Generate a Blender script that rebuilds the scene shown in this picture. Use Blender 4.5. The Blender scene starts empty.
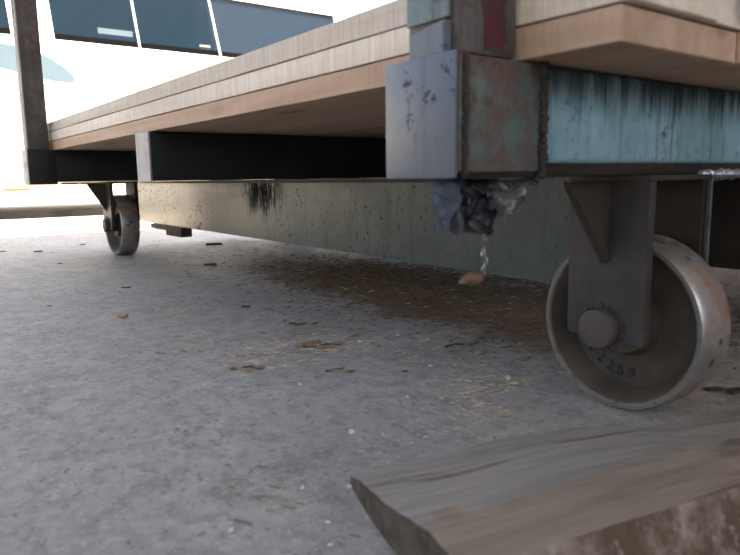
import bpy, bmesh, math, random
from mathutils import Vector, Matrix, noise as mnoise
random.seed(7)
S = bpy.context.scene
COL = S.collection
PI = math.pi

# ------------------------------------------------------------------ camera
H = 0.266
cam = bpy.data.cameras.new('camera'); co = bpy.data.objects.new('camera', cam); COL.objects.link(co)
R = ((0.79925064, -0.10308517, 0.59209109), (-0.60082594, -0.11348935, 0.79128273), (-0.01437348, -0.98817692, -0.15264268))
mw = Matrix.Identity(4)
for r in range(3):
    mw[r][0] = R[r][0]; mw[r][1] = -R[r][1]; mw[r][2] = -R[r][2]
mw[0][3], mw[1][3], mw[2][3] = 0, 0, H
co.matrix_world = mw
cam.sensor_width = 36; cam.lens = 651.91 / 740 * 36
cam.clip_start = 0.02; cam.clip_end = 200
cam.dof.use_dof = True; cam.dof.focus_distance = 1.35; cam.dof.aperture_fstop = 9.0
S.camera = co

# ------------------------------------------------------------------ light
SUN_EL = math.radians(68)
w = bpy.data.worlds.new('world'); S.world = w; w.use_nodes = True
nt = w.node_tree
sky = nt.nodes.new('ShaderNodeTexSky'); sky.sky_type = 'NISHITA'; sky.sun_disc = False
sky.sun_elevation = SUN_EL; sky.sun_rotation = math.radians(175); sky.air_density = 1.0; sky.dust_density = 6.0; sky.ozone_density = 0.3
nt.links.new(sky.outputs[0], nt.nodes['Background'].inputs[0])
nt.nodes['Background'].inputs[1].default_value = 0.16
sl = bpy.data.lights.new('sun', 'SUN'); sl.energy = 6.0; sl.angle = math.radians(0.6); sl.color = (1.0, 0.95, 0.86)
so = bpy.data.objects.new('sun', sl); COL.objects.link(so)
sd = Vector((0.09, -math.cos(SUN_EL), math.sin(SUN_EL)))          # towards the sun
so.rotation_euler = sd.to_track_quat('Z', 'Y').to_euler()
so.location = (0, -4, 12)
vs = S.view_settings
vs.view_transform = 'Standard'; vs.look = 'None'; vs.gamma = 1.0; vs.use_curve_mapping = False
vs.exposure = 2.15

# ------------------------------------------------------------------ material helper
class Mat:
    def __init__(s, name):
        s.m = bpy.data.materials.new(name); s.m.use_nodes = True
        s.t = s.m.node_tree; s.p = s.t.nodes['Principled BSDF']
        s.tc = s.t.nodes.new('ShaderNodeTexCoord'); s.o = s.tc.outputs['Object']
    def link(s, a, b):
        if hasattr(a, 'links') and not isinstance(a, (tuple, list, float, int)): s.t.links.new(a, b)
        elif isinstance(a, (tuple, list)): b.default_value = (*a, 1.0) if len(a) == 3 and len(b.default_value) == 4 else a
        else: b.default_value = a
    def mapv(s, scale=(1, 1, 1), loc=(0, 0, 0), vec=None):
        n = s.t.nodes.new('ShaderNodeMapping'); s.t.links.new(vec or s.o, n.inputs[0])
        n.inputs['Scale'].default_value = scale; n.inputs['Location'].default_value = loc
        return n.outputs[0]
    def rnd(s):                                                    # object coordinates moved apart for every object
        i = s.t.nodes.new('ShaderNodeObjectInfo'); m = s.t.nodes.new('ShaderNodeVectorMath'); m.operation = 'MULTIPLY_ADD'
        c = s.t.nodes.new('ShaderNodeCombineXYZ')
        for k in range(3): s.t.links.new(i.outputs['Random'], c.inputs[k])
        m.inputs[1].default_value = (37, 53, 71); s.t.links.new(c.outputs[0], m.inputs[0]); s.t.links.new(s.o, m.inputs[2])
        s.o = m.outputs[0]; s.random = i.outputs['Random']
    def noise(s, scale, detail=4, rough=.6, vec=None, dist=0):
        n = s.t.nodes.new('ShaderNodeTexNoise'); s.t.links.new(vec or s.o, n.inputs['Vector'])
        n.inputs['Scale'].default_value = scale; n.inputs['Detail'].default_value = detail
        n.inputs['Roughness'].default_value = rough; n.inputs['Distortion'].default_value = dist
        return n.outputs['Fac']
    def voro(s, scale, vec=None, feature='F1'):
        n = s.t.nodes.new('ShaderNodeTexVoronoi'); n.feature = feature; s.t.links.new(vec or s.o, n.inputs['Vector'])
        n.inputs['Scale'].default_value = scale; return n.outputs['Distance']
    def ramp(s, fac, a, b, lo=0., hi=1.):
        n = s.t.nodes.new('ShaderNodeMapRange'); n.interpolation_type = 'SMOOTHSTEP'
        s.link(fac, n.inputs[0]); n.inputs[1].default_value = a; n.inputs[2].default_value = b
        n.inputs[3].default_value = lo; n.inputs[4].default_value = hi; return n.outputs[0]
    def mix(s, fac, a, b, mode='MIX'):
        n = s.t.nodes.new('ShaderNodeMix'); n.data_type = 'RGBA'; n.blend_type = mode
        s.link(fac, n.inputs[0]); s.link(a, n.inputs[6]); s.link(b, n.inputs[7]); return n.outputs[2]
    def math(s, op, a, b=0.):
        n = s.t.nodes.new('ShaderNodeMath'); n.operation = op; s.link(a, n.inputs[0]); s.link(b, n.inputs[1]); return n.outputs[0]
    def sep(s, vec=None):
        n = s.t.nodes.new('ShaderNodeSeparateXYZ'); s.t.links.new(vec or s.o, n.inputs[0]); return n.outputs
    def bump(s, h, strength=.3, dist=.002):
        n = s.t.nodes.new('ShaderNodeBump'); n.inputs['Strength'].default_value = strength; n.inputs['Distance'].default_value = dist
        s.t.links.new(h, n.inputs['Height']); s.t.links.new(n.outputs[0], s.p.inputs['Normal'])
    def out(s, col, rough=.6, metal=0., spec=.5):
        s.link(col, s.p.inputs['Base Color']); s.link(rough, s.p.inputs['Roughness']); s.link(metal, s.p.inputs['Metallic'])
        s.p.inputs['Specular IOR Level'].default_value = spec; return s.m

def plain(name, col, rough=.6, metal=0., var=.15, scale=30, bump=.1, spec=.5):
    m = Mat(name); n = m.noise(scale)
    c = m.mix(m.ramp(n, .3, .7), tuple(x * (1 - var) for x in col), tuple(min(1, x * (1 + var)) for x in col))
    if bump: m.bump(m.noise(scale * 4), bump, .002)
    return m.out(c, rough, metal, spec)

def concrete():
    m = Mat('floor concrete')
    big = m.noise(1.3, 5, .6); mid = m.noise(7, 6, .65); fine = m.noise(110, 6, .75); med = m.noise(34, 6, .7)
    c = m.mix(m.ramp(big, .35, .65), (.245, .246, .242), (.318, .311, .297))
    c = m.mix(m.ramp(mid, .35, .75, 0, .7), c, (.378, .368, .346))
    tan = m.noise(3.1, 6, .7, m.mapv(loc=(4, 2, 1)))
    c = m.mix(m.ramp(tan, .50, .68, 0, .7), c, (.31, .265, .215))
    dk = m.noise(13, 6, .75, m.mapv((1, .55, 1), (7, 1, 0)))
    c = m.mix(m.ramp(dk, .50, .70, 0, .55), c, (.14, .125, .11))
    sp = m.noise(120, 4, .6, m.mapv((1, .7, 1), (2, 0, 0)))
    c = m.mix(m.ramp(sp, .57, .66, 0, .65), c, (.13, .115, .10))
    c = m.mix(m.ramp(med, .42, .64, 0, .55), c, (.16, .155, .15))
    c = m.mix(m.ramp(fine, .5, .7, 0, .6), c, (.46, .45, .44))
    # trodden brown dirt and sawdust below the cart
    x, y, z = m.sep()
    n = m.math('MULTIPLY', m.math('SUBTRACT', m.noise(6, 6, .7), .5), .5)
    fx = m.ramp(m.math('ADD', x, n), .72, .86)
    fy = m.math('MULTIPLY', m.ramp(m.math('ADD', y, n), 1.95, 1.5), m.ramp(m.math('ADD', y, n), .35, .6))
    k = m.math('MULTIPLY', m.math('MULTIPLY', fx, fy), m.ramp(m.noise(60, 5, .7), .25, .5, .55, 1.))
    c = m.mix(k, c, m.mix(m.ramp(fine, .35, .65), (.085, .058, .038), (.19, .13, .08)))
    m.bump(m.math('ADD', m.math('MULTIPLY', mid, .9), m.math('ADD', m.math('MULTIPLY', fine, .35), m.math('MULTIPLY', med, .5))), .6, .006)
    return m.out(c, m.ramp(mid, .3, .7, .62, .8), 0, .22)

def sand():
    m = Mat('sunlit yard'); n = m.noise(2, 6); f = m.noise(25, 5)
    c = m.mix(n, (.60, .51, .38), (.72, .62, .47)); c = m.mix(m.ramp(f, .3, .7, 0, .3), c, (.45, .40, .33))
    m.bump(f, .3, .01); return m.out(c, .9)

def paint(name, base, base2, rust=(.10, .055, .035), amount=.5, rough=.45, streak=.0, pit=.3, stain=None, spec=.18, drip_shade=None):
    m = Mat(name)
    a = m.noise(9, 5, .65); b = m.noise(38, 5, .7)
    c = m.mix(m.ramp(a, .35, .65), base, base2)
    if streak:
        st = m.noise(1, 5, .7, m.mapv((55, 55, 4)))
        c = m.mix(m.ramp(st, .5, .72, 0, streak), c, tuple(x * .35 for x in base))
        st2 = m.noise(1, 3, .6, m.mapv((90, 90, 7), (3, 1, 0)))
        c = m.mix(m.ramp(st2, .58, .75, 0, streak * .7), c, tuple(min(1, x * 1.6) for x in base2))
    r = m.math('ADD', m.math('MULTIPLY', a, .6), m.math('MULTIPLY', b, .4))
    rm = m.ramp(r, .62 - .16 * amount, .70 - .12 * amount, 0, .9)
    rc = m.mix(b, rust, tuple(x * 1.9 for x in rust))
    c = m.mix(rm, c, rc)
    pt = m.noise(95, 5, .7); pm = m.noise(7, 4, .6, m.mapv(loc=(5, 5, 5)))
    pk = m.math('MULTIPLY', m.ramp(pt, .56, .64), m.ramp(pm, .38, .60, 0, min(1, pit * 1.6)))
    c = m.mix(pk, c, tuple(x * .6 for x in rust))
    mk = m.math('MAXIMUM', rm, pk)
    if stain:                                                      # oil that has run down from the top edge
        y0, wd, z0, zl = stain
        x, y, z = m.sep()
        n1 = m.noise(1, 5, .75, m.mapv((60, 60, 9))); n2 = m.noise(45, 5, .75)
        fy = m.ramp(m.math('ABSOLUTE', m.math('SUBTRACT', y, y0)), wd, wd * .2)
        fz_ = m.ramp(m.math('ADD', z, m.math('MULTIPLY', m.math('SUBTRACT', n1, .5), .16)), z0 - zl, z0 - .02)
        k = m.math('MULTIPLY', m.math('MULTIPLY', fy, fz_), m.ramp(m.math('ADD', n1, m.math('MULTIPLY', n2, .6)), .66, .82))
        c = m.mix(k, c, (.012, .010, .009)); mk = m.math('MAXIMUM', mk, k)
    if drip_shade:                                                       # grime run down from the top edge, plus the planks' painted shadow
        z0, zl = drip_shade
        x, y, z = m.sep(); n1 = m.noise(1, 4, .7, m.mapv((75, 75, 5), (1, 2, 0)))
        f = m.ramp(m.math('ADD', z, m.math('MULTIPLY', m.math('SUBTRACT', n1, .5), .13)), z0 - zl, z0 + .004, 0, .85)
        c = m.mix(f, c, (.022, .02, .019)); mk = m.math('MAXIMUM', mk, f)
    m.bump(m.math('ADD', b, m.math('MULTIPLY', mk, -.5)), .3, .002)
    m.link(m.ramp(mk, 0, 1, spec, .04), m.p.inputs['Specular IOR Level'])
    m.link(c, m.p.inputs['Base Color']); m.link(m.ramp(mk, 0, 1, rough, .9), m.p.inputs['Roughness'])
    return m.m

def wood(name, pale, dark, saw=.3, grain=(60, 2.0, 60), rough=.75, knots=True):
    m = Mat(name); m.rnd()
    g = m.noise(1, 6, .6, m.mapv(grain), .4); g2 = m.noise(1, 3, .5, m.mapv((grain[0] * .16, grain[1] * .6, grain[2] * .16)))
    c = m.mix(m.ramp(g, .3, .72), pale, dark)
    c = m.mix(m.ramp(g2, .45, .75, 0, .55), c, tuple(x * .72 for x in dark))
    # saw marks: narrow bands across the length
    wv = m.noise(1, 2, .5, m.mapv((20, 300, 20)))
    c = m.mix(m.ramp(wv, .42, .62, 0, saw), c, tuple(x * .62 for x in dark))
    c = m.mix(m.ramp(m.noise(1, 2, .5, m.mapv((5, 120, 5), (0, 40, 0))), .55, .7, 0, saw), c, tuple(min(1, x * 1.18) for x in pale))
    if knots:
        kn = m.voro(1, m.mapv((9, 2.6, 9)))
        c = m.mix(m.ramp(kn, .16, .05, 0, .75), c, tuple(x * .35 for x in dark))
    c = m.mix(m.ramp(m.random, 0, 1, 0, .25), c, tuple(x * .8 for x in dark))
    m.bump(m.math('ADD', g, m.math('MULTIPLY', wv, .8)), .35, .0025)
    return m.out(c, rough, 0, .3)

def weathered(name='weathered grey wood', lo=(.195, .18, .165), hi=(.29, .272, .255)):
    m = Mat(name)
    rn = m.t.nodes.new('ShaderNodeVectorRotate'); rn.inputs['Angle'].default_value = .22; m.t.links.new(m.o, rn.inputs[0]); rot = rn.outputs[0]
    g = m.noise(1, 7, .7, m.mapv((5, 70, 70), vec=rot), .6); g2 = m.noise(1, 5, .65, m.mapv((3, 26, 26), vec=rot), 1.0); s = m.noise(14, 4)
    c = m.mix(m.ramp(g, .3, .7), lo, hi)
    c = m.mix(m.ramp(g2, .55, .66, 0, .8), c, (.10, .07, .05))
    c = m.mix(m.ramp(s, .58, .72, 0, .5), c, (.30, .245, .20))
    m.bump(m.math('ADD', g, m.math('MULTIPLY', g2, .8)), .6, .005)
    return m.out(c, .8, 0, .3)

def bark():
    m = Mat('bark'); a = m.noise(22, 6, .7); b = m.noise(60, 5, .7, m.mapv((1, 1, .6)))
    c = m.mix(m.ramp(a, .38, .62), (.10, .07, .048), (.27, .225, .185)); c = m.mix(m.ramp(b, .55, .7, 0, .8), c, (.38, .34, .31))
    m.bump(a, .9, .01); return m.out(c, .9, 0, .2)

def tread():
    m = Mat('worn steel tread'); a = m.noise(10, 5, .6); b = m.noise(70, 5, .7)
    c = m.mix(m.ramp(a, .47, .62), (.36, .34, .325), (.24, .115, .05)); c = m.mix(m.ramp(b, .6, .75, 0, .7), c, (.06, .045, .035))
    d = m.voro(26); c = m.mix(m.ramp(d, .2, .1, 0, .8), c, (.04, .03, .025))
    m.bump(b, .3, .002); return m.out(c, m.ramp(a, .45, .62, .32, .6), m.ramp(a, .46, .62, .75, .15))

MT = dict(
    concrete=concrete(), sand=sand(),
    block=paint('blue grey painted steel', (.095, .108, .132), (.118, .134, .158), rust=(.07, .055, .058), amount=.12, rough=.42, spec=.4, streak=.25, pit=.5),
    corner=paint('worn green steel', (.09, .125, .118), (.13, .165, .155), rust=(.075, .048, .041), amount=1.5, rough=.5, streak=.4),
    turq=paint('turquoise painted steel', (.16, .27, .30), (.23, .36, .40), rust=(.075, .05, .042), amount=.3, rough=.38, spec=.35, streak=.85, drip_shade=(.346, .045)),
    turq2=paint('faded teal steel', (.13, .18, .185), (.17, .22, .225), rust=(.08, .055, .05), amount=.6, rough=.45, streak=.4),
    green=paint('grey green painted steel', (.060, .070, .063), (.085, .092, .080), rust=(.085, .055, .03), amount=.3, rough=.30, streak=.35, pit=.7, spec=.22, stain=(.19, .14, .255, .12)),
    green2=paint('dark rusty steel', (.025, .019, .015), (.035, .026, .02), rust=(.03, .016, .011), amount=.8, rough=.7),
    black=paint('black painted steel', (.010, .011, .011), (.016, .016, .015), rust=(.02, .014, .01), amount=.3, rough=.6, spec=.25),
    cap=paint('scuffed bare steel', (.26, .255, .25), (.37, .36, .355), rust=(.10, .07, .05), amount=.35, rough=.5, streak=.4),
    post=paint('brown weathered steel', (.075, .066, .062), (.125, .112, .106), rust=(.055, .038, .033), amount=.7, rough=.5, streak=.4),
    fork=paint('dark bare steel', (.038, .034, .031), (.056, .050, .046), rust=(.06, .042, .032), amount=.45, rough=.45, streak=.4),
    shaded_steel=paint('shaded brown steel', (.020, .017, .014), (.03, .024, .02), rust=(.03, .018, .012), amount=.6, rough=.7),  # brown darkened by shade put into the colour
    gusset=paint('brown rusted steel', (.038, .030, .025), (.055, .043, .034), rust=(.06, .038, .024), amount=.6, rough=.6),
    disc=paint('grimy cast iron', (.050, .040, .030), (.085, .070, .054), rust=(.07, .05, .035), amount=.4, rough=.6, streak=0),
    rim=paint('scraped iron rim', (.12, .11, .10), (.16, .145, .13), rust=(.07, .05, .035), amount=.4, rough=.5, streak=0),
    tread=tread(),
    axle=paint('rusty axle steel', (.06, .048, .04), (.085, .07, .058), rust=(.09, .06, .045), amount=.4, rough=.55),
    weldstrip=plain('scraped steel strip', (.09, .092, .098), .4, .3, .3, 60, .2),
    weld=plain('weld bead', (.42, .45, .48), .35, .6, .3, 60, .4),
    red=paint('faded red paint', (.10, .022, .025), (.06, .02, .022), rust=(.05, .04, .038), amount=1.2, rough=.5, streak=.4),
    wood0=wood('pinkish sawn wood', (.56, .395, .285), (.43, .28, .185), .14),
    wood1=wood('pale sawn wood', (.80, .71, .60), (.68, .575, .465), .28),
    wood2=wood('greyed sawn wood', (.66, .58, .49), (.52, .44, .355), .35),
    weathered=weathered(), weathered2=weathered('worn tan wood', (.185, .145, .112), (.285, .235, .19)), bark=bark(), endgrain=plain('board end wood', (.075, .058, .044), .85, 0, .4, 45, .5, .2),
    chip_tan=plain('tan wood chip', (.235, .18, .13), .8, 0, .35, 90, .2, .2),
    chip_white=plain('pale wood chip', (.62, .60, .56), .75, 0, .15, 90, .2, .2),
    chip_dark=plain('dark scrap', (.05, .042, .035), .8, 0, .4, 90, .2, .2),
    twig=plain('brown twig', (.10, .075, .055), .85, 0, .4, 90, .3, .1),
    leaf=plain('dry leaf', (.36, .22, .11), .7, 0, .35, 120, .2, .2),
    straw_dark=plain('dark straw litter', (.125, .085, .052), 1., 0, .35, 60, 0, 0.),
    straw_tan=plain('tan shavings', (.43, .355, .265), .9, 0, .35, 60, 0, .15),
    grit=plain('grey grit', (.14, .125, .11), .9, 0, .5, 60, 0, .15),
    van=plain('white van paint', (.80, .80, .78), .25, 0, .02, 3, 0),
    vantrim=plain('dark seam', (.16, .155, .145), .5, 0, .05, 3, 0),
    decal=plain('pale blue decal', (.085, .125, .15), .6, 0, .02, 3, 0, .2),
    rubber=plain('black rubber', (.0015, .0012, .001), .95, 0, .2, 20, 0, .1),
    shaded_sill=plain('shaded tan sill', (.26, .20, .14), .8, 0, .15, 9, 0),  # shaded turn-under and warm ground bounce put into the colour
    interior=plain('dark blue interior', (.018, .028, .042), .8, 0, .2, 5, 0),
    seat=plain('blue grey seat cloth', (.05, .075, .10), .9, 0, .2, 30, 0),
    steel=plain('hub steel', (.45, .45, .45), .35, .8, .1, 20, 0),
    ridge=plain('dark kerb', (.012, .011, .010), .95, 0, .3, 12, .3, .0),
    card=plain('cream card', (.30, .27, .19), .7, 0, .15, 20, 0),
    card2=plain('pale blue card', (.07, .10, .12), .7, 0, .1, 20, 0),
    roof=plain('grey roof sheet', (.30, .30, .31), .7, 0, .1, 2, 0),
    wallm=plain('grey block wall', (.20, .195, .19), .85, 0, .15, 4, .2),
    film_dark=plain('black plastic film', (.030, .033, .038), .22, 0, .4, 40, .4),
    film_blue=plain('blue grey plastic', (.10, .125, .16), .28, 0, .3, 60, .3),
    tip=plain('brown film tip', (.12, .068, .042), .4, 0, .4, 120, .3),
)
def film_clear():
    m = Mat('clear crumpled film'); n = m.noise(60, 3)
    m.bump(n, .5, .006); m.out((.11, .11, .11), .08, 0, 1.0)
    tr = m.t.nodes.new('ShaderNodeBsdfTransparent'); mx = m.t.nodes.new('ShaderNodeMixShader'); mx.inputs[0].default_value = .85
    m.t.links.new(tr.outputs[0], mx.inputs[1]); m.t.links.new(m.p.outputs[0], mx.inputs[2])
    m.t.links.new(mx.outputs[0], m.t.nodes['Material Output'].inputs[0]); return m.m
MT['film'] = film_clear()
def glass():
    m = Mat('tinted van glass'); m.out((.012, .024, .036), .06, 0, .5)
    tr = m.t.nodes.new('ShaderNodeBsdfTransparent'); tr.inputs[0].default_value = (.35, .5, .65, 1)
    mx = m.t.nodes.new('ShaderNodeMixShader'); mx.inputs[0].default_value = .65
    m.t.links.new(tr.outputs[0], mx.inputs[1]); m.t.links.new(m.p.outputs[0], mx.inputs[2])
    m.t.links.new(mx.outputs[0], m.t.nodes['Material Output'].inputs[0]); return m.m
MT['glass'] = glass()

# ------------------------------------------------------------------ geometry helpers
def fz(y):                                   # the floor rises gently towards the yard
    return 0.0133 * (min(y, 5.0) - 0.408)

def box(bm, a, b, bev=0., seg=2):
    lo = [min(p, q) for p, q in zip(a, b)]; hi = [max(p, q) for p, q in zip(a, b)]
    r = bmesh.ops.create_cube(bm, size=1.0)
    vs_ = r['verts']
    for v in vs_:
        for k in range(3): v.co[k] = (lo[k] + hi[k]) / 2 + v.co[k] * (hi[k] - lo[k])
    if bev:
        es = list({e for v in vs_ for e in v.link_edges})
        bmesh.ops.bevel(bm, geom=es, offset=bev, segments=seg, affect='EDGES', profile=.5)

def prism(bm, pts, axis, a, b, bev=0.):
    """closed outline in the plane normal to axis, extruded from a to b"""
    def P(u, v, t): return {'x': (t, u, v), 'y': (u, t, v), 'z': (u, v, t)}[axis]
    n = len(pts)
    A = [bm.verts.new(P(u, v, a)) for u, v in pts]; B = [bm.verts.new(P(u, v, b)) for u, v in pts]
    fs = [bm.faces.new(A), bm.faces.new(list(reversed(B)))]
    for k in range(n): fs.append(bm.faces.new((A[k], B[k], B[(k + 1) % n], A[(k + 1) % n])))
    bmesh.ops.recalc_face_normals(bm, faces=fs)
    if bev:
        es = list({e for f in fs[:2] for e in f.edges})
        bmesh.ops.bevel(bm, geom=es, offset=bev, segments=2, affect='EDGES', profile=.5)

def lathe(bm, prof, centre, axis='x', n=48, jit=0.):
    """profile [(along, radius)] closed, turned about the axis"""
    rings = []
    for a_, r_ in prof:
        ring = []
        for k in range(n):
            t = 2 * PI * k / n; rr = r_ + (random.uniform(-jit, jit) if jit else 0)
            c, s = rr * math.cos(t), rr * math.sin(t)
            p = {'x': (a_, c, s), 'y': (c, a_, s), 'z': (c, s, a_)}[axis]
            ring.append(bm.verts.new([centre[i] + p[i] for i in range(3)]))
        rings.append(ring)
    fs = []
    for i in range(len(rings)):
        A, B = rings[i], rings[(i + 1) % len(rings)]
        for k in range(n): fs.append(bm.faces.new((A[k], A[(k + 1) % n], B[(k + 1) % n], B[k])))
    bmesh.ops.recalc_face_normals(bm, faces=fs)

def cyl(bm, p, q, r, n=24, r2=None, bev=0.):
    p, q = Vector(p), Vector(q); d = q - p
    m = Matrix.Translation((p + q) / 2) @ d.to_track_quat('Z', 'Y').to_matrix().to_4x4()
    g = bmesh.ops.create_cone(bm, cap_ends=True, segments=n, radius1=r, radius2=r if r2 is None else r2, depth=d.length, matrix=m)
    if bev:
        es = [e for e in {e for v in g['verts'] for e in v.link_edges} if any(len(f.verts) > 4 for f in e.link_faces)]
        bmesh.ops.bevel(bm, geom=es, offset=bev, segments=2, affect='EDGES', profile=.5)

def tube(bm, pts, r, n=8):
    for a, b in zip(pts, pts[1:]): cyl(bm, a, b, r, n)

def beads(bm, p, q, r, n):                    # a lumpy weld seam
    p, q = Vector(p), Vector(q)
    for k in range(n):
        c = p.lerp(q, (k + .5) / n) + Vector([random.uniform(-.25, .25) * r for _ in range(3)])
        m = Matrix.Translation(c) @ Matrix.Diagonal((*[random.uniform(.8, 1.3) for _ in range(3)], 1))
        bmesh.ops.create_icosphere(bm, subdivisions=1, radius=r, matrix=m)

def obj(name, bm, mat, parent=None, smooth=False, **tags):
    me = bpy.data.meshes.new(name)
    if parent:
        off = Vector(parent['_o'])
        for v in bm.verts: v.co -= off
    bm.to_mesh(me); bm.free()
    mats = mat if isinstance(mat, (list, tuple)) else [mat]
    for m in mats: me.materials.append(MT[m])
    if smooth:
        for p in me.polygons: p.use_smooth = True
        try: me.set_sharp_from_angle(angle=math.radians(35))
        except Exception: pass
    o = bpy.data.objects.new(name, me); COL.objects.link(o)
    if parent:
        o.parent = parent; o['_o'] = parent['_o']
    else: o['_o'] = (0., 0., 0.)
    for k, v in tags.items(): o[k] = v
    return o

def thing(name, loc, label, category, group=None):
    o = bpy.data.objects.new(name, None); COL.objects.link(o); o.location = loc; o['_o'] = tuple(loc); o.empty_display_size = .1
    o['label'] = label; o['category'] = category
    if group: o['group'] = group
    return o

def recentre(o, c):                           # put a one-mesh thing's origin at its base
    c = Vector(c)
    o.data.transform(Matrix.Translation(-c)); o.location = c; o['_o'] = tuple(c)
    return o

B = bmesh.new

# ------------------------------------------------------------------ the setting
bm = B()
xs, ys = (-7, 3.2), (-4.5, 3.12)
v = [bm.verts.new((x, y, z)) for x, y, z in ((xs[0], ys[0], fz(ys[0])), (xs[1], ys[0], fz(ys[0])), (xs[1], ys[1], fz(ys[1])), (xs[0], ys[1], fz(ys[1])))]
vb = [bm.verts.new((q.co.x, q.co.y, q.co.z - .15)) for q in v]
bm.faces.new(v); bm.faces.new(vb[::-1])
for k in range(4): bm.faces.new((v[k], vb[k], vb[(k + 1) % 4], v[(k + 1) % 4]))
bmesh.ops.recalc_face_normals(bm, faces=bm.faces)
obj('floor', bm, 'concrete', kind='structure', label='grey dusty concrete slab under the cart')

bm = B()
rows = [(3.12, fz(3.12) - .012), (5.0, fz(5.0) - .004), (40, fz(5.0) - .004)]
rv = [[bm.verts.new((x, y, z)) for x in (-40, 45)] for y, z in rows]
for a, b in zip(rv, rv[1:]): bm.faces.new((a[0], a[1], b[1], b[0]))
obj('ground', bm, 'sand', kind='structure', label='sunlit bare yard beyond the concrete slab')

ROOF_Z, ROOF_Y = 3.3, 1.84
bm = B(); box(bm, (-7, -4.7, ROOF_Z), (3.4, ROOF_Y, ROOF_Z + .12)); obj('ceiling', bm, 'roof', kind='structure', label='grey roof of the open shed')
bm = B(); box(bm, (3.2, -4.5, -.2), (3.4, ROOF_Y, ROOF_Z)); obj('wall_right', bm, 'wallm', kind='structure', label='grey wall at the closed side of the shed')

bm = B()  # unseen wall added to darken the near end, its opening lights the beam
for q in (((-4.2, -4.7, -.2), (-2.6, -4.5, ROOF_Z)), ((2.8, -4.7, -.2), (3.2, -4.5, ROOF_Z)), ((-2.6, -4.7, 3.0), (2.8, -4.5, ROOF_Z)), ((-2.6, -4.7, -.2), (2.8, -4.5, 1.0))): box(bm, *q)
obj('added_wall_back', bm, 'wallm', kind='structure', label='added unseen grey wall with an opening shaped for the light')
bm = B(); v = [bm.verts.new(p) for p in ((-40, -40, -.075), (45, -40, -.075), (45, -4.5, -.075), (-40, -4.5, -.075))]; bm.faces.new(v)
obj('ground', bm, 'sand', kind='structure', label='bare yard behind the added wall')

# ------------------------------------------------------------------ the cart
Z0, Z1 = .264, .358                           # underside and top of the cross beams
XL, XR = .36, 1.56
cart = thing('lumber_cart', (.96, 1.28, fz(1.28)), 'steel lumber cart on iron wheels with turquoise and black cross beams', 'cart')

# near cross beam
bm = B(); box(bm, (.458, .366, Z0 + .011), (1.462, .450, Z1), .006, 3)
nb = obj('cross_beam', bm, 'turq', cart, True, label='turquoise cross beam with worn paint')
bm = B(); box(bm, (.372, .3695, Z0 - .0005), (1.45, .448, Z0 + .0115), .003, 2); obj('underside_shade', bm, 'shaded_steel', nb, True)  # added dark strip imitating the beam's shaded, rusty underside
bm = B(); beads(bm, (.735, .367, Z0 - .001), (.86, .367, Z0 - .001), .0055, 22); obj('weld_seam', bm, 'weld', nb, True)
bm = B(); beads(bm, (.4585, .3645, Z0), (.4585, .3645, Z1), .0042, 26); obj('weld_seam', bm, 'gusset', nb, True)
# mid beam and far beam
bm = B(); box(bm, (.4285, 1.268, Z0), (1.492, 1.342, Z1), .004)
mb = obj('cross_beam', bm, 'black', cart, True, label='black cross beam under the middle of the planks')
for s, x in ((-1, .4285), (1, 1.492)):
    bm = B(); box(bm, (x, 1.266, Z0 - .001), (x + s * .004, 1.344, Z1), .001); obj('end_cap', bm, 'cap', mb, label='pale scuffed end plate')
bm = B(); box(bm, (.436, 2.142, Z0), (1.484, 2.225, Z1), .005)
fb = obj('cross_beam', bm, 'black', cart, True, label='dark cross beam at the end by the van')

def socket(x, y, near, mirror=False):
    s = -1 if mirror else 1
    x2 = x + s * (.098 if near else .075); y2 = y + (.084 if near else .083)
    b = B(); box(b, (x, y, Z0 - (-.004 if near else .007)), (x2, y2, Z1 + (.0 if near else .001)), .003)
    p = obj('post_socket', b, 'corner' if near else 'black', cart, True)
    b = B(); box(b, (x - s * .0015, y - .001, Z0 - (.0 if near else .004)), (x - s * .005, y2 - .001, Z1 + .001), .001)
    obj('end_plate', b, 'block' if near else 'cap', p, True, label='blue grey end plate of the socket' if near else 'pale edge plate of the socket')
    return p
socket(XL, .366, True); socket(XR, .366, True, True); socket(XL + .006, 2.142, False); socket(XR, 2.142, False, True)
bm = B(); beads(bm, (.3665, .3645, Z0), (.3665, .3645, Z1), .003, 28); obj('weld_seam', bm, 'gusset', cart, True)

def post(x, y, near, mirror=False):
    s = -1 if mirror else 1
    x0, x1 = (x + s * .012, x + s * .073) if near else (x + s * .008, x + s * .066)
    b = B(); box(b, (x0, y + .006, Z1 + .001), (x1, y + .074, 1.25), .005)
    p = obj('stake_post', b, 'post', cart, True, label='dark worn post with red paint' if near else 'brown weathered post')
    if near:
        b = B(); prism(b, [(x0 + s * (.020 + random.uniform(-.003, .003)), Z1 + .006 + .004 * k) for k in range(30)] + [(x1 - s * (.016 + random.uniform(-.004, .004)), Z1 + .122 - .004 * k) for k in range(30)], 'y', y + .0052, y + .0064)
        obj('paint_patch', b, 'red', p, label='faded red paint on the post')
        b = B()
        prism(b, [(y + .019, Z1 + .002), (y + .060, Z1 + .002), (y + .060, Z1 + .021), (y + .019, Z1 + .027)], 'x', x0 - s * .001, x0 - s * .010, .001)
        obj('side_plate', b, 'block', p)
        b = B(); box(b, (x0 - s * .0005, y + .020, Z1 + .03), (x0 - s * .004, y + .070, 1.2), .001); obj('side_plate', b, 'turq2', p)
    else:
        b = B(); box(b, (x0 - s * .003, y + .004, Z1 + .002), (x0 + s * .001, y + .010, 1.25), .0005); obj('edge_strip', b, 'cap', p)  # pale strip paints the highlight on the post's lit edge
post(XL, .366, True); post(XR, .366, True, True); post(XL, 2.142, False)

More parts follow.
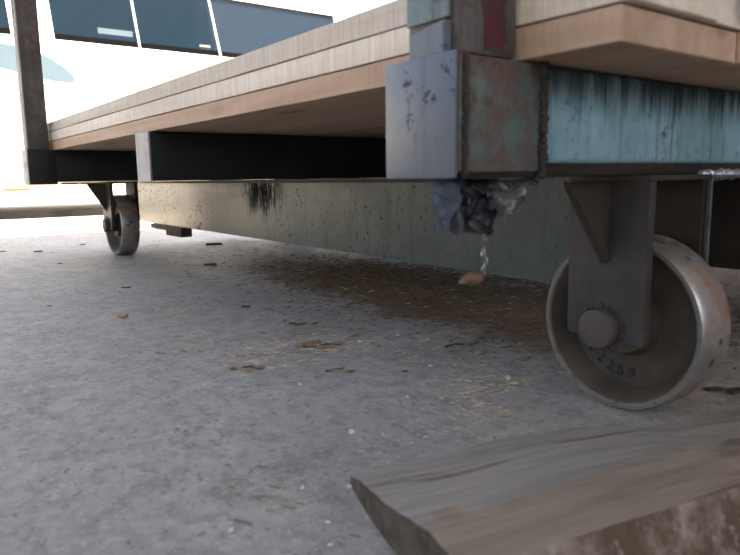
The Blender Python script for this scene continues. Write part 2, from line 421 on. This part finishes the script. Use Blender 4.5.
# long channel beams under the cross beams
def channel(x, y0, y1, mat, s, lab):
    zb, zt, t, fl = .113, .262, .007, .05
    prof = [(x, zb), (x + s * fl, zb), (x + s * fl, zb + t), (x + s * t, zb + t), (x + s * t, zt - t), (x + s * fl, zt - t), (x + s * fl, zt), (x, zt)]
    b = B(); prism(b, prof, 'y', y0, y1, .0015)
    for q in b.verts: q.co.z += .004 * (q.co.y - 1.4) * (1 if q.co.z < .2 else 0)
    return obj('channel_beam', b, mat, cart, True, label=lab)
ch = channel(.77, .385, 2.46, 'green', 1, 'grey green channel beam with dark oil stain')
channel(1.15, .33, 2.46, 'green2', -1, 'dark rusty channel beam')
bm = B(); box(bm, (.763, 2.02, .083), (.80, 2.16, .1145), .003); box(bm, (.766, 2.16, .098), (.795, 2.32, .1145), .003)
obj('bracket', bm, 'gusset', ch, label='small rusty bracket under the beam')
bm = B(); box(bm, (.766, .70, .255), (.7695, 2.40, .2605), .001); obj('edge_strip', bm, 'gusset', ch)

# casters
def caster(xf, yc, zf, s, px, lettering=True, wdt=.060, gap=.018, ga=.072, gl=.066):
    """xf outer wheel face, yc wheel centre, zf floor height, s +1 towards +x, px outer face of the outer fork plate"""
    r = .0985; zc = zf + r; xi = xf + s * wdt
    b = B(); box(b, (px - s * .004, yc - .052, Z0 - .006), (xi + s * (gap + .014), yc + .045, Z0 - .0005), .001)
    c = obj('caster', b, 'gusset', cart)
    for k, x in enumerate((px, xi + s * gap)):
        b = B(); zb = zc - .012
        prism(b, [(yc - .050, Z0 - .005), (yc + .046, Z0 - .005), (yc + .044, zb + .004), (yc + .040, zb), (yc - .047, zb - .002), (yc - .050, zb + .004)], 'x', x, x + s * .011, .001)
        obj('fork_plate', b, ('fork', 'shaded_steel')[k], c, label='dark steel fork plate')  # inner plate's darker colour carries the shade inside the fork
    b = B(); xg = px - s * gl
    prism(b, [(px, Z0 - .006), (xg - s * .004, Z0 - .006), (xg, Z0 - .014), (px - s * .001, zc + ga)], 'y', yc - .006, yc + .004, .0008)
    obj('gusset', b, 'gusset', c, label='triangular brown gusset')
    b = B(); cyl(b, (px - s * .012, yc, zc), (xi + s * (gap + .016), yc, zc), .0215, 32, bev=.002); obj('axle', b, 'axle', c, True, label='round rusty axle end')
    b = B()
    for k in range(44):
        t = random.uniform(0, 2 * PI); rr = random.uniform(.0225, .0275)
        m = Matrix.Translation((px - s * .001, yc + rr * math.cos(t), zc + rr * math.sin(t)))
        bmesh.ops.create_icosphere(b, subdivisions=1, radius=random.uniform(.0014, .0032), matrix=m)
    obj('weld_ring', b, 'fork', c, True)
    W = lambda a: s * a
    prof = [(W(0.), r - .002), (W(.003), r), (W(wdt - .003), r), (W(wdt), r - .002), (W(wdt), r - .014), (W(wdt - .018), r - .017),
            (W(wdt - .022), .04), (W(wdt - .004), .036), (W(wdt - .004), .0205), (W(.008), .0205), (W(.008), .034), (W(.024), .040), (W(.028), r - .022), (W(.014), r - .015), (W(.002), r - .0085), (W(0.), r - .0065)]
    b = B(); lathe(b, prof, (xf, yc, zc), 'x', 72)
    for f in b.faces:
        m_ = f.calc_center_median(); rad = math.hypot(m_.y - yc, m_.z - zc)
        f.material_index = 1 if rad > r - .0012 else (2 if rad > r - .0078 else 0)
    wh = obj('wheel', b, ('disc', 'tread', 'rim'), c, True, label='solid iron wheel with worn tread')
    if lettering:
        txt = '02259'
        b = B()
        for k, chh in enumerate(txt):
            cu = bpy.data.curves.new('t', 'FONT'); cu.body = chh; cu.size = .019; cu.extrude = .0022; cu.align_x = 'CENTER'; cu.align_y = 'CENTER'; cu.resolution_u = 2
            to = bpy.data.objects.new('t', cu); COL.objects.link(to); bpy.context.view_layer.update()
            me = bpy.data.meshes.new_from_object(to.evaluated_get(bpy.context.evaluated_depsgraph_get()))
            a = math.radians(222 + 13.5 * k)                         # place on the disc, seen from outside
            # seen from -x the picture's right is -y: local x -> -y, local y -> z
            base = Matrix(((0, 0, -1, 0), (-1, 0, 0, 0), (0, 1, 0, 0), (0, 0, 0, 1)))
            rot = Matrix.Rotation(a + PI / 2, 4, 'Z')
            M_ = Matrix.Translation((xf + .0265, yc - .061 * math.cos(a), zc + .061 * math.sin(a))) @ base @ rot
            me.transform(M_); b.from_mesh(me)
            bpy.data.objects.remove(to); bpy.data.curves.remove(cu); bpy.data.meshes.remove(me)
        obj('raised_lettering', b, 'gusset', c, label='raised cast lettering on the wheel disc')
    return c
c0 = caster(.650, .408, fz(.408), 1, .621)
bm = B(); prism(bm, [(.733, .10), (.733, .256), (.738, .2625), (.80, .2625), (.80, .2585), (.7405, .2585), (.737, .254), (.737, .10)], 'y', .352, .357, .0006); obj('angle_strip', bm, 'weldstrip', c0, label='bare steel strip beside the fork')
caster(1.270, .408, fz(.408), -1, 1.299, False)
caster(.606, 2.205, fz(2.205), 1, .590, False, .056, .006, .045, .052)
caster(1.314, 2.205, fz(2.205), -1, 1.330, False, .056, .006, .045, .052)

# ------------------------------------------------------------------ the planks on the cart
T = .0267
layers = [
    (0, 'wood0', [.197 - .022, .176, .170, .178, .168, .172, .105], .279, 'pinkish sawn plank of the bottom layer on the cross beams'),
    (1, 'wood1', [.128, .174, .180, .168, .176, .170, .146], .272, 'pale sawn plank of the middle layer on the cart'),
    (2, 'wood2', [.176, .165, .180, .172, .168, .180, .112], .268, 'greyed sawn plank of the top layer on the cart'),
]
edge_lab = ['pinkish edge plank of the bottom layer beside the posts, overhanging the turquoise beam',
            'pale whitish edge plank, middle layer of the stack, beside the posts',
            'greyed edge plank with saw marks, top layer of the stack, beside the posts']
for li, mat, ws, y0, lab in layers:
    x = .4355 + (0, .0005, .001)[li]
    z = Z1 + .001 + li * (T + .0011)
    for k, wd in enumerate(ws):
        ya = y0 + random.uniform(-.006, .010) * (k > 0); yb = 2.36 + random.uniform(-.03, .03)
        x2 = x + wd
        bm = B(); n = 40
        cols = []
        zj0, zj1 = 0, T - .0008
        jit = [random.uniform(-.0014, .0014) for _ in range(n + 1)]
        for q in range(n + 1):
            y = ya + (yb - ya) * q / n
            cols.append([bm.verts.new(p) for p in ((x + jit[q], y, z + zj0), (x2 - .002, y, z + zj0), (x2 - .002, y, z + zj1 + jit[q] * .4), (x + jit[q] * .8, y, z + zj1 + jit[q] * .4))])
        bm.faces.new(cols[0][::-1]); bm.faces.new(cols[-1])
        for a, b in zip(cols, cols[1:]):
            for e in range(4): bm.faces.new((a[e], a[(e + 1) % 4], b[(e + 1) % 4], b[e]))
        bmesh.ops.recalc_face_normals(bm, faces=bm.faces)
        es = [e for e in bm.edges if len(e.link_faces) == 2 and e.calc_face_angle(0) > 1.2]
        bmesh.ops.bevel(bm, geom=es, offset=.0009, segments=1, affect='EDGES')
        o = obj('wooden_plank', bm, mat, label=edge_lab[li] if k == 0 else lab + ', ' + ('', 'second', 'third', 'fourth', 'fifth', 'sixth', 'seventh')[k] + ' from posts', category='plank', group=('planks of the bottom layer', 'planks of the middle layer', 'planks of the top layer')[li])
        recentre(o, ((x + x2) / 2, (ya + yb) / 2, z))
        x = x2 + random.uniform(.0, .002)

# ------------------------------------------------------------------ plastic scrap hanging under the near corner
sc = thing('plastic_scrap', (.42, .40, .262), 'crumpled black and clear plastic scrap hanging under the corner of the cart', 'plastic scrap')
def sheet(name, ctrl, mat, amp, sub=5, seed=0, lab=None):
    """ctrl: rows of 3-D points, filled bilinearly and crumpled"""
    b = B(); R_, C_ = len(ctrl), len(ctrl[0]); nr, nc = (R_ - 1) * sub, (C_ - 1) * sub
    g = []
    for i in range(nr + 1):
        row = []
        for j in range(nc + 1):
            a, fa = min(i // sub, R_ - 2), (i - min(i // sub, R_ - 2) * sub) / sub
            c, fc = min(j // sub, C_ - 2), (j - min(j // sub, C_ - 2) * sub) / sub
            V = lambda r, q: Vector(ctrl[r][q])
            p = V(a, c).lerp(V(a, c + 1), fc).lerp(V(a + 1, c).lerp(V(a + 1, c + 1), fc), fa)
            d = mnoise.noise_vector(p * 55 + Vector((seed, 0, 0))) * amp + mnoise.noise_vector(p * 140 + Vector((seed, 3, 0))) * amp * .5
            row.append(b.verts.new(p + d * (0.15 if i == 0 else 1)))
        g.append(row)
    for i in range(nr):
        for j in range(nc): b.faces.new((g[i][j], g[i][j + 1], g[i + 1][j + 1], g[i + 1][j]))
    bmesh.ops.solidify(b, geom=b.faces[:], thickness=.0006)
    t = {'label': lab} if lab else {}
    return obj(name, b, mat, sc, False, **t)
sheet('film_flap', [[(.370, .405, .2625), (.378, .389, .2625), (.387, .386, .2625)], [(.369, .402, .243), (.379, .383, .245), (.385, .392, .249)], [(.371, .398, .219), (.374, .391, .225), (.381, .396, .233)]], 'film_blue', .005, 5, 1, 'blue grey glossy flap')
sheet('film_fold', [[(.388, .41, .2625), (.405, .40, .2625), (.425, .395, .2625), (.438, .395, .2625)], [(.392, .40, .246), (.404, .392, .244), (.424, .388, .243), (.432, .392, .247)], [(.378, .398, .2215), (.398, .388, .219), (.420, .386, .2145), (.428, .390, .224)]], 'film_dark', .008, 7, 2, 'black folded film')
sheet('film_loop', [[(.416, .392, .2625), (.438, .388, .2625), (.470, .384, .2625)], [(.418, .383, .249), (.438, .378, .252), (.466, .376, .257)], [(.420, .386, .229), (.436, .381, .238), (.452, .380, .247)]], 'film', .009, 8, 3, 'clear crumpled film')
pts = [Vector((.4165 + .0012 * math.sin(k * 1.9), .390 + .0012 * math.cos(k * 1.3), .222 - .0042 * k)) for k in range(11)]
bm = B()
for k, (a, b_) in enumerate(zip(pts, pts[1:])): cyl(bm, a, b_, .0016 + .0009 * math.sin(k * 2.3) ** 2, 8)
obj('twisted_strand', bm, 'film', sc, True, label='thin twisted strand of film')
bm = B(); bmesh.ops.create_icosphere(bm, subdivisions=3, radius=1.0)
for q in bm.verts:
    x, y, z = q.co; d = 1 + .25 * mnoise.noise(q.co * 2.2)
    q.co = Vector((.4015 + x * .0135 * d * (1 if x > 0 else 1.1), .390 + y * .004 * d, .1785 + z * .0062 * d * (1 - .45 * max(0, -x)) - .002 * x * x))
obj('curled_tip', bm, 'tip', sc, True, label='brown curled tip of the strand')

# ------------------------------------------------------------------ weathered board on the floor by the near wheel
bm = B()
NU, NV = 46, 14
def lerp(a, b, t): return a + (b - a) * t
def interp(t, pts):
    for (a, va), (b, vb_) in zip(pts, pts[1:]):
        if t <= b: return lerp(va, vb_, (t - a) / (b - a))
    return pts[-1][1]
top, bot = [], []
for i in range(NU + 1):
    u = i / NU
    xb = lerp(.305, .84, u); yb = interp(u, [(0, .440), (.3, .425), (.48, .396), (.60, .350), (.75, .318), (1, .30)])
    xf = lerp(.254, .78, u); yf = interp(u, [(0, .249), (.2, .226), (.45, .199), (1, .135)])
    rt, rb = [], []
    for j in range(NV + 1):
        q = j / NV
        x, y = lerp(xb, xf, q), lerp(yb, yf, q)
        if i == 0: x += -.006 * math.sin(q * PI)
        z = interp(q, [(0, .009), (.12, .017), (.38, .027), (.72, .040), (.80, .042), (1, .0395)])
        z = z * interp(u, [(0, 1), (.5, .97), (.75, .9), (1, .8)]) + .0016 * mnoise.noise(Vector((x * 14, y * 55, 1))) - (1 - q) ** 3 * .010 * min(1, u / .4)
        if j > 0 and j < NV: z -= .004 * max(0, mnoise.noise(Vector((x * 6, y * 90 + x * 18, 4))))
        rt.append(bm.verts.new((x, y, max(z, .003) + fz(y)))); rb.append(bm.verts.new((x - (.001 if i == 0 else 0), y - (.022 if j == NV else 0), fz(y) + .0006)))
    top.append(rt); bot.append(rb)
for i in range(NU):
    for j in range(NV):
        ft = bm.faces.new((top[i][j], top[i][j + 1], top[i + 1][j + 1], top[i + 1][j])); ft.material_index = 3 if j > NV * (.66 + .07 * mnoise.noise(Vector((i * .35, 0, 7)))) else 0; bm.faces.new((bot[i][j], bot[i + 1][j], bot[i + 1][j + 1], bot[i][j + 1]))
    f = bm.faces.new((top[i][NV], bot[i][NV], bot[i + 1][NV], top[i + 1][NV])); f.material_index = 1
    bm.faces.new((top[i][0], top[i + 1][0], bot[i + 1][0], bot[i][0]))
for i in (0, NU):
    for j in range(NV):
        f = bm.faces.new((top[i][j], bot[i][j], bot[i][j + 1], top[i][j + 1])); f.material_index = 2
bmesh.ops.recalc_face_normals(bm, faces=bm.faces)
bd = obj('weathered_board', bm, ('weathered', 'bark', 'endgrain', 'weathered2'), None, False, label='weathered grey wooden board with bark edge lying against the large wheel', category='board')
recentre(bd, (.5, .3, fz(.3)))

# ------------------------------------------------------------------ the van in the yard
VY, VB = 4.5, fz(4.6)
van = thing('minibus', (.9, 5.35, VB), 'white minibus with tinted windows parked in the sunny yard', 'minibus')
def arch(cx, r, z, n=14): return [(cx + r * math.cos(t), z + .16 + r * math.sin(t)) for t in [PI - .25 + (-PI + .5) * k / n for k in range(n + 1)]]
zb = .225
prof = [(-2.25, .34), (-1.62, zb)] + [(-1.60, zb)] + [(-1.2 + .37 * math.cos(PI - PI * k / 14), .26 + .37 * math.sin(PI - PI * k / 14)) for k in range(15)] + [(-.82, zb), (.92, zb), (.95, .262), (1.95, .262)] + \
       [(2.35 + .37 * math.cos(PI - PI * k / 14), .27 + .37 * math.sin(PI - PI * k / 14)) for k in range(15)] + [(2.74, .262), (3.08, .30), (3.18, .40), (3.20, .60), (3.20, 1.135), (-1.7, 1.135), (-2.2, .98), (-2.35, .7), (-2.35, .45)]
bm = B(); prism(bm, prof, 'y', VY, VY + 1.7, .02); body = obj('body', bm, 'van', van, True, label='white lower body')
bm = B(); box(bm, (-.8, VY - .004, zb - .004), (.92, VY + .03, zb + .045), .003); obj('sill', bm, 'shaded_sill', van, label='tan sill with shade and ground bounce in its colour')
bm = B(); box(bm, (.93, VY - .004, .258), (1.93, VY + .03, .285), .003); obj('sill', bm, 'shaded_sill', van, label='tan sill with shade and ground bounce in its colour')
bm = B(); prism(bm, [(.60, zb), (.78, zb), (.74, zb - .022), (.63, zb - .022)], 'y', VY, VY + .05, .002); obj('jacking_point', bm, 'shaded_sill', van)
for z in (.853, .508):
    bm = B(); box(bm, (-2.2, VY - .003, z - .0035), (3.10, VY + .002, z + .0035)); obj('body_crease', bm, 'vantrim', van)
bm = B()
sw = [(1.075, .885), (1.07, .915), (1.02, .965), (.95, 1.01), (.86, 1.045), (.74, 1.07), (.55, 1.09), (.30, 1.095), (.30, .985), (.55, .955), (.72, .925), (.86, .895), (.96, .878), (1.04, .875)]
prism(bm, sw, 'y', VY - .002, VY + .002); obj('side_decal', bm, 'decal', van, label='pale blue swoosh decal')
WB, WT, LEAN = 1.135, 1.56, .07
bm = B(); prism(bm, [(VY + LEAN - .01, WT - .01), (VY + 1.7 - LEAN + .01, WT - .01), (VY + 1.58, 1.80), (VY + 1.4, 1.90), (VY + .3, 1.90), (VY + .12, 1.80)], 'x', -1.1, 3.20, .02); obj('roof', bm, 'van', van, True)
def slab(x0, x1, x0t, x1t, y, th, yl, mat, name, z0=WB - .01, z1=WT, parent=van, smooth=False, **t):
    b = B(); A = [(x0, y, z0), (x1, y, z0), (x1t, y + yl, z1), (x0t, y + yl, z1)]
    lo = [b.verts.new(p) for p in A]; hi = [b.verts.new((p[0], p[1] + th, p[2])) for p in A]
    b.faces.new(lo); b.faces.new(hi[::-1])
    for k in range(4): b.faces.new((lo[k], hi[k], hi[(k + 1) % 4], lo[(k + 1) % 4]))
    bmesh.ops.recalc_face_normals(b, faces=b.faces)
    return obj(name, b, mat, parent, smooth, **t)
for y, yl, s in ((VY + .002, LEAN, 1), (VY + 1.698, -LEAN, -1)):
    for a, b_, at_, bt_ in ((.738, .976, .715, .955), (1.490, 1.503, 1.462, 1.475), (2.062, 2.076, 2.014, 2.028), (3.125, 3.20, 3.085, 3.20), (-.50, -.42, -.46, -.38), (-1.7, -1.6, -1.1, -1.0)):
        slab(a, b_, at_, bt_, y, s * .04, yl, 'van', 'window_pillar')
    for a, b_, at_, bt_ in ((-.42, .738, -.38, .715), (.976, 1.490, .955, 1.462), (1.503, 2.062, 1.475, 2.014), (2.076, 3.125, 2.028, 3.085), (-1.6, -.50, -1.0, -.46)):
        wn = slab(a, b_, at_, bt_, y + s * .010, s * .006, yl, 'glass', 'side_window', label='dark tinted side window')
        slab(a, b_, a - .005, b_ - .005, y + s * .006, s * .004, yl * .1, 'rubber', 'reflection_band', z0=WB - .008, z1=WB + .032, parent=wn)  # black strip stands in for the dark reflection along the pane's foot
slab(3.18, 3.20, 3.16, 3.20, VY + .05, 1.6, 0, 'van', 'rear_panel')
slab(-1.68, -1.66, -1.10, -1.08, VY + .06, 1.58, 0, 'glass', 'windscreen')
bm = B(); box(bm, (-1.6, VY + .05, WB + .001), (3.16, VY + 1.65, WB + .004)); obj('interior_floor', bm, 'interior', van)
bm = B(); box(bm, (-1.05, VY + 1.58, WB), (3.16, VY + 1.60, WT - .01)); obj('interior_lining', bm, 'interior', van)
bm = B(); box(bm, (-1.05, VY + .09, WT - .022), (3.16, VY + 1.6, WT - .012)); obj('interior_headliner', bm, 'interior', van)
for x in (.2, 1.15, 1.88, 2.65):
    for y in (VY + .22, VY + .62):
        bm = B(); box(bm, (x, y, WB + .004), (x + .12, y + .36, WB + .17), .04, 3); box(bm, (x + .02, y + .08, WB + .16), (x + .10, y + .28, WB + .27), .03, 3)
        obj('seat_back', bm, 'seat', van, True)
bm = B(); tube(bm, [(1.62, VY + .12, 1.475), (1.98, VY + .12, 1.475), (2.02, VY + .11, 1.42), (2.035, VY + .09, 1.20), (1.90, VY + .09, 1.175)], .008); obj('grab_rail', bm, 'card2', van, True)
bm = B(); box(bm, (1.92, VY + .022, 1.165), (2.00, VY + .025, 1.20)); obj('sticker', bm, 'card', van)
bm = B(); box(bm, (1.24, VY + .024, 1.175), (1.46, VY + .027, 1.235)); obj('sticker', bm, 'card2', van)
for x in (-1.2, 2.35):
    for y, s in ((VY + .02, 1), (VY + 1.68, -1)):
        bm = B(); r = .30; zc = fz(y) + r - .004
        lathe(bm, [(0, r - .03), (s * .02, r), (s * .18, r), (s * .2, r - .03), (s * .2, .17), (0, .17)], (x, y, zc), 'y', 40); wl = obj('tyre', bm, 'rubber', van, True)
        bm = B(); cyl(bm, (x, y + s * .03, zc), (x, y + s * .17, zc), .172, 32); cyl(bm, (x, y + s * .01, zc), (x, y + s * .03, zc), .06, 20); obj('wheel_hub', bm, 'steel', wl, True)

bm = B(); n = 120; kt = []  # low raised dark ridge with an uneven top
for i in range(n + 1):
    x = -3.5 + 9 * i / n; y = 4.36; zt = fz(y) + .036 + .006 * mnoise.noise(Vector((x * 7, 0, 0)))
    kt.append([bm.verts.new(p) for p in ((x, y, fz(y) - .004), (x, y + .012, zt), (x, y + .07, zt + .002), (x, y + .085, fz(y + .085) - .004))])
for a, b_ in zip(kt, kt[1:]):
    for e in range(3): bm.faces.new((a[e], a[e + 1], b_[e + 1], b_[e]))
bm.faces.new(kt[0]); bm.faces.new(kt[-1][::-1]); bmesh.ops.recalc_face_normals(bm, faces=bm.faces)
kb = obj('ridge', bm, 'ridge', None, False, label='low dark kerb running across the sunny yard before the minibus', category='ridge')
recentre(kb, (1, 4.4, fz(4.4)))

# ------------------------------------------------------------------ chips, scraps and litter on the floor
def flake(L, Wd, th, seed, n=6, curl=.0):
    rd = random.Random(seed); b = B(); pts_ = []
    for k in range(n):
        t = 2 * PI * k / n; e = rd.uniform(.5, 1.25)
        pts_.append((L / 2 * math.cos(t) * e, Wd / 2 * math.sin(t) * e))
    lo = [b.verts.new((x, y, 0 + curl * (x / L) ** 2 * 4)) for x, y in pts_]
    hi = [b.verts.new((x * .9, y * .85, th * rd.uniform(.8, 1.3) + curl * (x / L) ** 2 * 4)) for x, y in pts_]
    b.faces.new(lo[::-1]); b.faces.new(hi)
    for k in range(n): b.faces.new((lo[k], lo[(k + 1) % n], hi[(k + 1) % n], hi[k]))
    return b
protos = {}
def place(name, mat, x, y, L, ratio, th, ang, label, cat, group, seed, curl=0., tilt=0.):
    key = (name, seed % 6)
    if key not in protos:
        o = obj(name, flake(1, ratio, th, seed * 3 + 1, 6, curl), mat); protos[key] = o
    else:
        o = protos[key].copy(); COL.objects.link(o)
    o.location = (x, y, fz(y) + .0004); o.scale = (L, L, L); o.rotation_euler = (tilt, 0, ang)
    o['label'] = label; o['category'] = cat
    if group: o['group'] = group
    return o
place('dry_leaf', 'leaf', .347, 1.247, .036, .5, .10, -.65, 'single dry brown leaf lying on open concrete', 'leaf', None, 1, .10)
dark = [(.423, 2.465, .049), (.416, 2.097, .024), (.977, 2.273, .098), (.755, 1.792, .047), (.261, 1.445, .012), (.448, 1.558, .029), (.417, 1.502, .012), (.549, .658, .016), (.573, 1.545, .012), (.57, 1.184, .024), (.33, 2.55, .03), (.6, 2.6, .03)]
for k, (x, y, L) in enumerate(dark):
    place('dark_scrap', 'chip_dark', x, y, L, .30, .08, -.64 + random.uniform(-.3, .3), 'small dark scrap lying on the floor by the wheel under the dark far beam' if y > 1.9 else 'small dark scrap lying on open concrete beside the cart', 'scrap', 'dark scraps by the far wheel' if y > 1.9 else 'dark scraps on the floor', k)
white = [(.372, .532, .015), (.686, .764, .013), (.488, .58, .009), (.408, .699, .009), (.437, .787, .007), (.593, .822, .014), (.665, .814, .01), (.31, .77, .012), (.302, .437, .010), (.636, .552, .016), (.594, .657, .01), (.622, .635, .008), (.19, .435, .008), (.239, .373, .007), (.268, .46, .009), (.255, .40, .006)]
for k, (x, y, L) in enumerate(white):
    place('pale_wood_chip', 'chip_white', x, y, L * .95, .5, .12, random.uniform(0, 3), ('tiny pale wood chip by the end of the weathered board' if x < .31 and y < .5 else 'tiny pale wood chip lying on open concrete'), 'wood chip', ('pale chips by the board end' if x < .31 and y < .5 else 'pale chips on the floor'), k, .05)
tan = [(.348, .941, .024), (.368, .925, .021), (.53, .827, .046), (.404, .863, .033), (.379, .796, .036), (.497, .972, .024), (.521, .856, .063), (.22, .498, .016), (.228, .466, .013), (.201, .443, .02), (.25, .475, .017), (.26, .371, .015), (.234, .385, .007), (.259, .517, .022), (.28, .428, .012), (.315, .463, .009), (.612, .544, .02), (.58, .531, .017), (.593, .503, .014), (.554, .524, .012), (.718, .701, .047), (.679, .694, .024), (.566, .472, .016), (.595, .475, .012), (.578, .982, .025), (.479, .712, .035)]
for _ in range(46):
    cx, cy, sx, sy, ll = random.choice([(.47, .85, .08, .04, .026), (.53, .84, .03, .02, .026), (.60, .52, .05, .04, .014), (.24, .475, .02, .03, .011), (.69, .70, .04, .04, .02), (.60, 1.1, .1, .15, .02)])
    x, y = random.gauss(cx, sx), random.gauss(cy, sy)
    if not (abs(y - .408) < .12 and .58 < x < .76) and not (x > .27 and y < .455): tan.append((x, y, ll * random.uniform(.5, 1.4)))
for k, (x, y, L) in enumerate(tan):
    lb, gp = ('beside the end of the weathered board', 'splinters by the board end') if x < .33 and y < .6 else ('on the floor by the large iron wheel', 'splinters by the large wheel') if y < .6 else ('on open concrete away from the wheels', 'splinters on open concrete')
    place('wood_sliver', 'chip_tan', x, y, L, .13, .07, -.64 + random.uniform(-.7, .7), 'tan splinter of wood ' + lb, 'wood splinter', gp, k, .06)
for k, (x, y, L, a) in enumerate([(.80, .365, .04, -.5), (.815, .345, .05, -.3)]):
    place('dark_scrap', 'chip_dark', x, y, L, .4, .25, a, 'thick dark scrap lying behind the weathered board', 'scrap', 'scraps behind the board', k + 2).location.z = fz(y) + (.03 if y < .33 else .001)

for k, (x, y, L, a, lb) in enumerate([(.530, .835, .060, -.45, 'dark bent twig lying among tan shavings on the concrete'), (.385, .800, .045, -.75, 'short dark twig lying on open concrete near the shavings'),
        (.480, .712, .040, -.70, 'thin straight dark twig lying alone on the concrete'), (.705, .705, .060, -.25, 'long dark twig lying on the floor beside the large wheel'), (.575, .985, .030, -.5, 'small dark twig lying near the dirt under the cart')]):
    bm = B(); pt_ = []
    for q in range(7):
        t = q / 6 - .5
        pt_.append(Vector((x + math.cos(a) * t * L - math.sin(a) * .004 * math.sin(t * 5 + k), y + math.sin(a) * t * L + math.cos(a) * .004 * math.sin(t * 5 + k), fz(y) + .0022 + .0012 * math.cos(q * 1.7 + k))))
    for q in range(6): cyl(bm, pt_[q], pt_[q + 1], .0018 - .0001 * q, 7, .0018 - .0001 * (q + 1))
    cyl(bm, pt_[3], pt_[3] + Vector((math.cos(a + .6) * L * .16, math.sin(a + .6) * L * .16, .002)), .0011, 6, .0006)
    recentre(obj('twig', bm, 'twig', None, True, label=lb, category='twig', group='dark twigs on the floor'), (x, y, fz(y)))

def litter(name, mat, spots, label, cat):
    """spots: (x, y, spread x, spread y, count, length, angle spread)"""
    V, F = [], []
    for cx, cy, sx, sy, n, L, asp in spots:
        for _ in range(n):
            x, y = random.gauss(cx, sx), random.gauss(cy, sy)
            if y > 3.05 or (abs(y - .408) < .11 and .55 < x < .8): continue
            if .25 < x < .86 and y < .47 - .25 * max(0, x - .5) and y > .12: continue
            l = L * random.choice((random.uniform(.2, .6), random.uniform(.4, 1.8))); wd = l * random.uniform(.035, .11); a = random.gauss(-.64, asp)
            h = random.uniform(.0, .0008) + l * .03; dz = random.uniform(-.03, .12) * l
            c, s = math.cos(a) * l / 2, math.sin(a) * l / 2; px, py = -math.sin(a) * wd / 2, math.cos(a) * wd / 2
            z = fz(y); i = len(V)
            V += [(x - c, y - s, z + .0003), (x + px, y + py, z + .0003 + h * .4), (x + c, y + s, z + .0004 + max(0, dz)), (x - px, y - py, z + .0003), (x, y, z + h + max(0, dz) * .5)]
            F += [(i, i + 1, i + 4), (i + 1, i + 2, i + 4), (i + 2, i + 3, i + 4), (i + 3, i, i + 4), (i, i + 3, i + 2, i + 1)]
    me = bpy.data.meshes.new(name); me.from_pydata(V, [], F); me.materials.append(MT[mat])
    o = bpy.data.objects.new(name, me); COL.objects.link(o); o['kind'] = 'stuff'; o['label'] = label; o['category'] = cat
litter('straw_litter', 'straw_dark', [(1.02, .95, .15, .25, 13000, .014, .6), (1.04, 1.35, .13, .2, 8000, .014, .5), (1.25, .8, .2, .25, 5000, .013, .8), (.86, .75, .05, .15, 2500, .009, .7), (.90, 1.15, .05, .2, 2500, .011, .5), (1.1, 1.9, .2, .2, 300, .014, .6)], 'dark brown straw and dirt matted on the floor under the cart', 'straw litter')
litter('wood_shavings', 'straw_tan', [(.45, .86, .09, .045, 494, .012, .6), (.53, .84, .03, .03, 240, .012, .5), (.39, .81, .03, .02, 104, .012, .5), (.60, .53, .05, .04, 750, .009, .9), (.61, .50, .05, .03, 600, .008, .9), (.56, .48, .05, .02, 390, .007, .9), (.44, .475, .09, .012, 390, .006, .9), (.24, .48, .022, .03, 180, .007, .9), (.28, .43, .012, .015, 74, .006, .9), (.25, .39, .02, .012, 60, .006, .9), (.66, .70, .05, .05, 240, .010, .8), (1.0, 1.2, .15, .3, 524, .012, .5), (.80, .40, .05, .05, 150, .01, .9), (.35, .95, .05, .05, 90, .01, .6)], 'tan wood shavings and sawdust lying in patches on the concrete', 'wood shavings')
litter('floor_grit', 'grit', [(.55, 1.1, .22, .35, 900, .0045, .7), (.4, 1.0, .3, .6, 500, .004, .7), (.65, 1.5, .2, .35, 500, .004, .6), (.5, .7, .15, .12, 500, .0035, .8), (.7, .62, .1, .08, 600, .004, .8), (.3, 2.2, .4, .5, 160, .007, .5), (.62, 1.05, .12, .2, 110, .012, .5), (.6, 1.7, .12, .3, 40, .014, .4)], 'fine dark grit and specks scattered over the concrete floor', 'grit')
for o in bpy.data.objects:
    if '_o' in o: del o['_o']
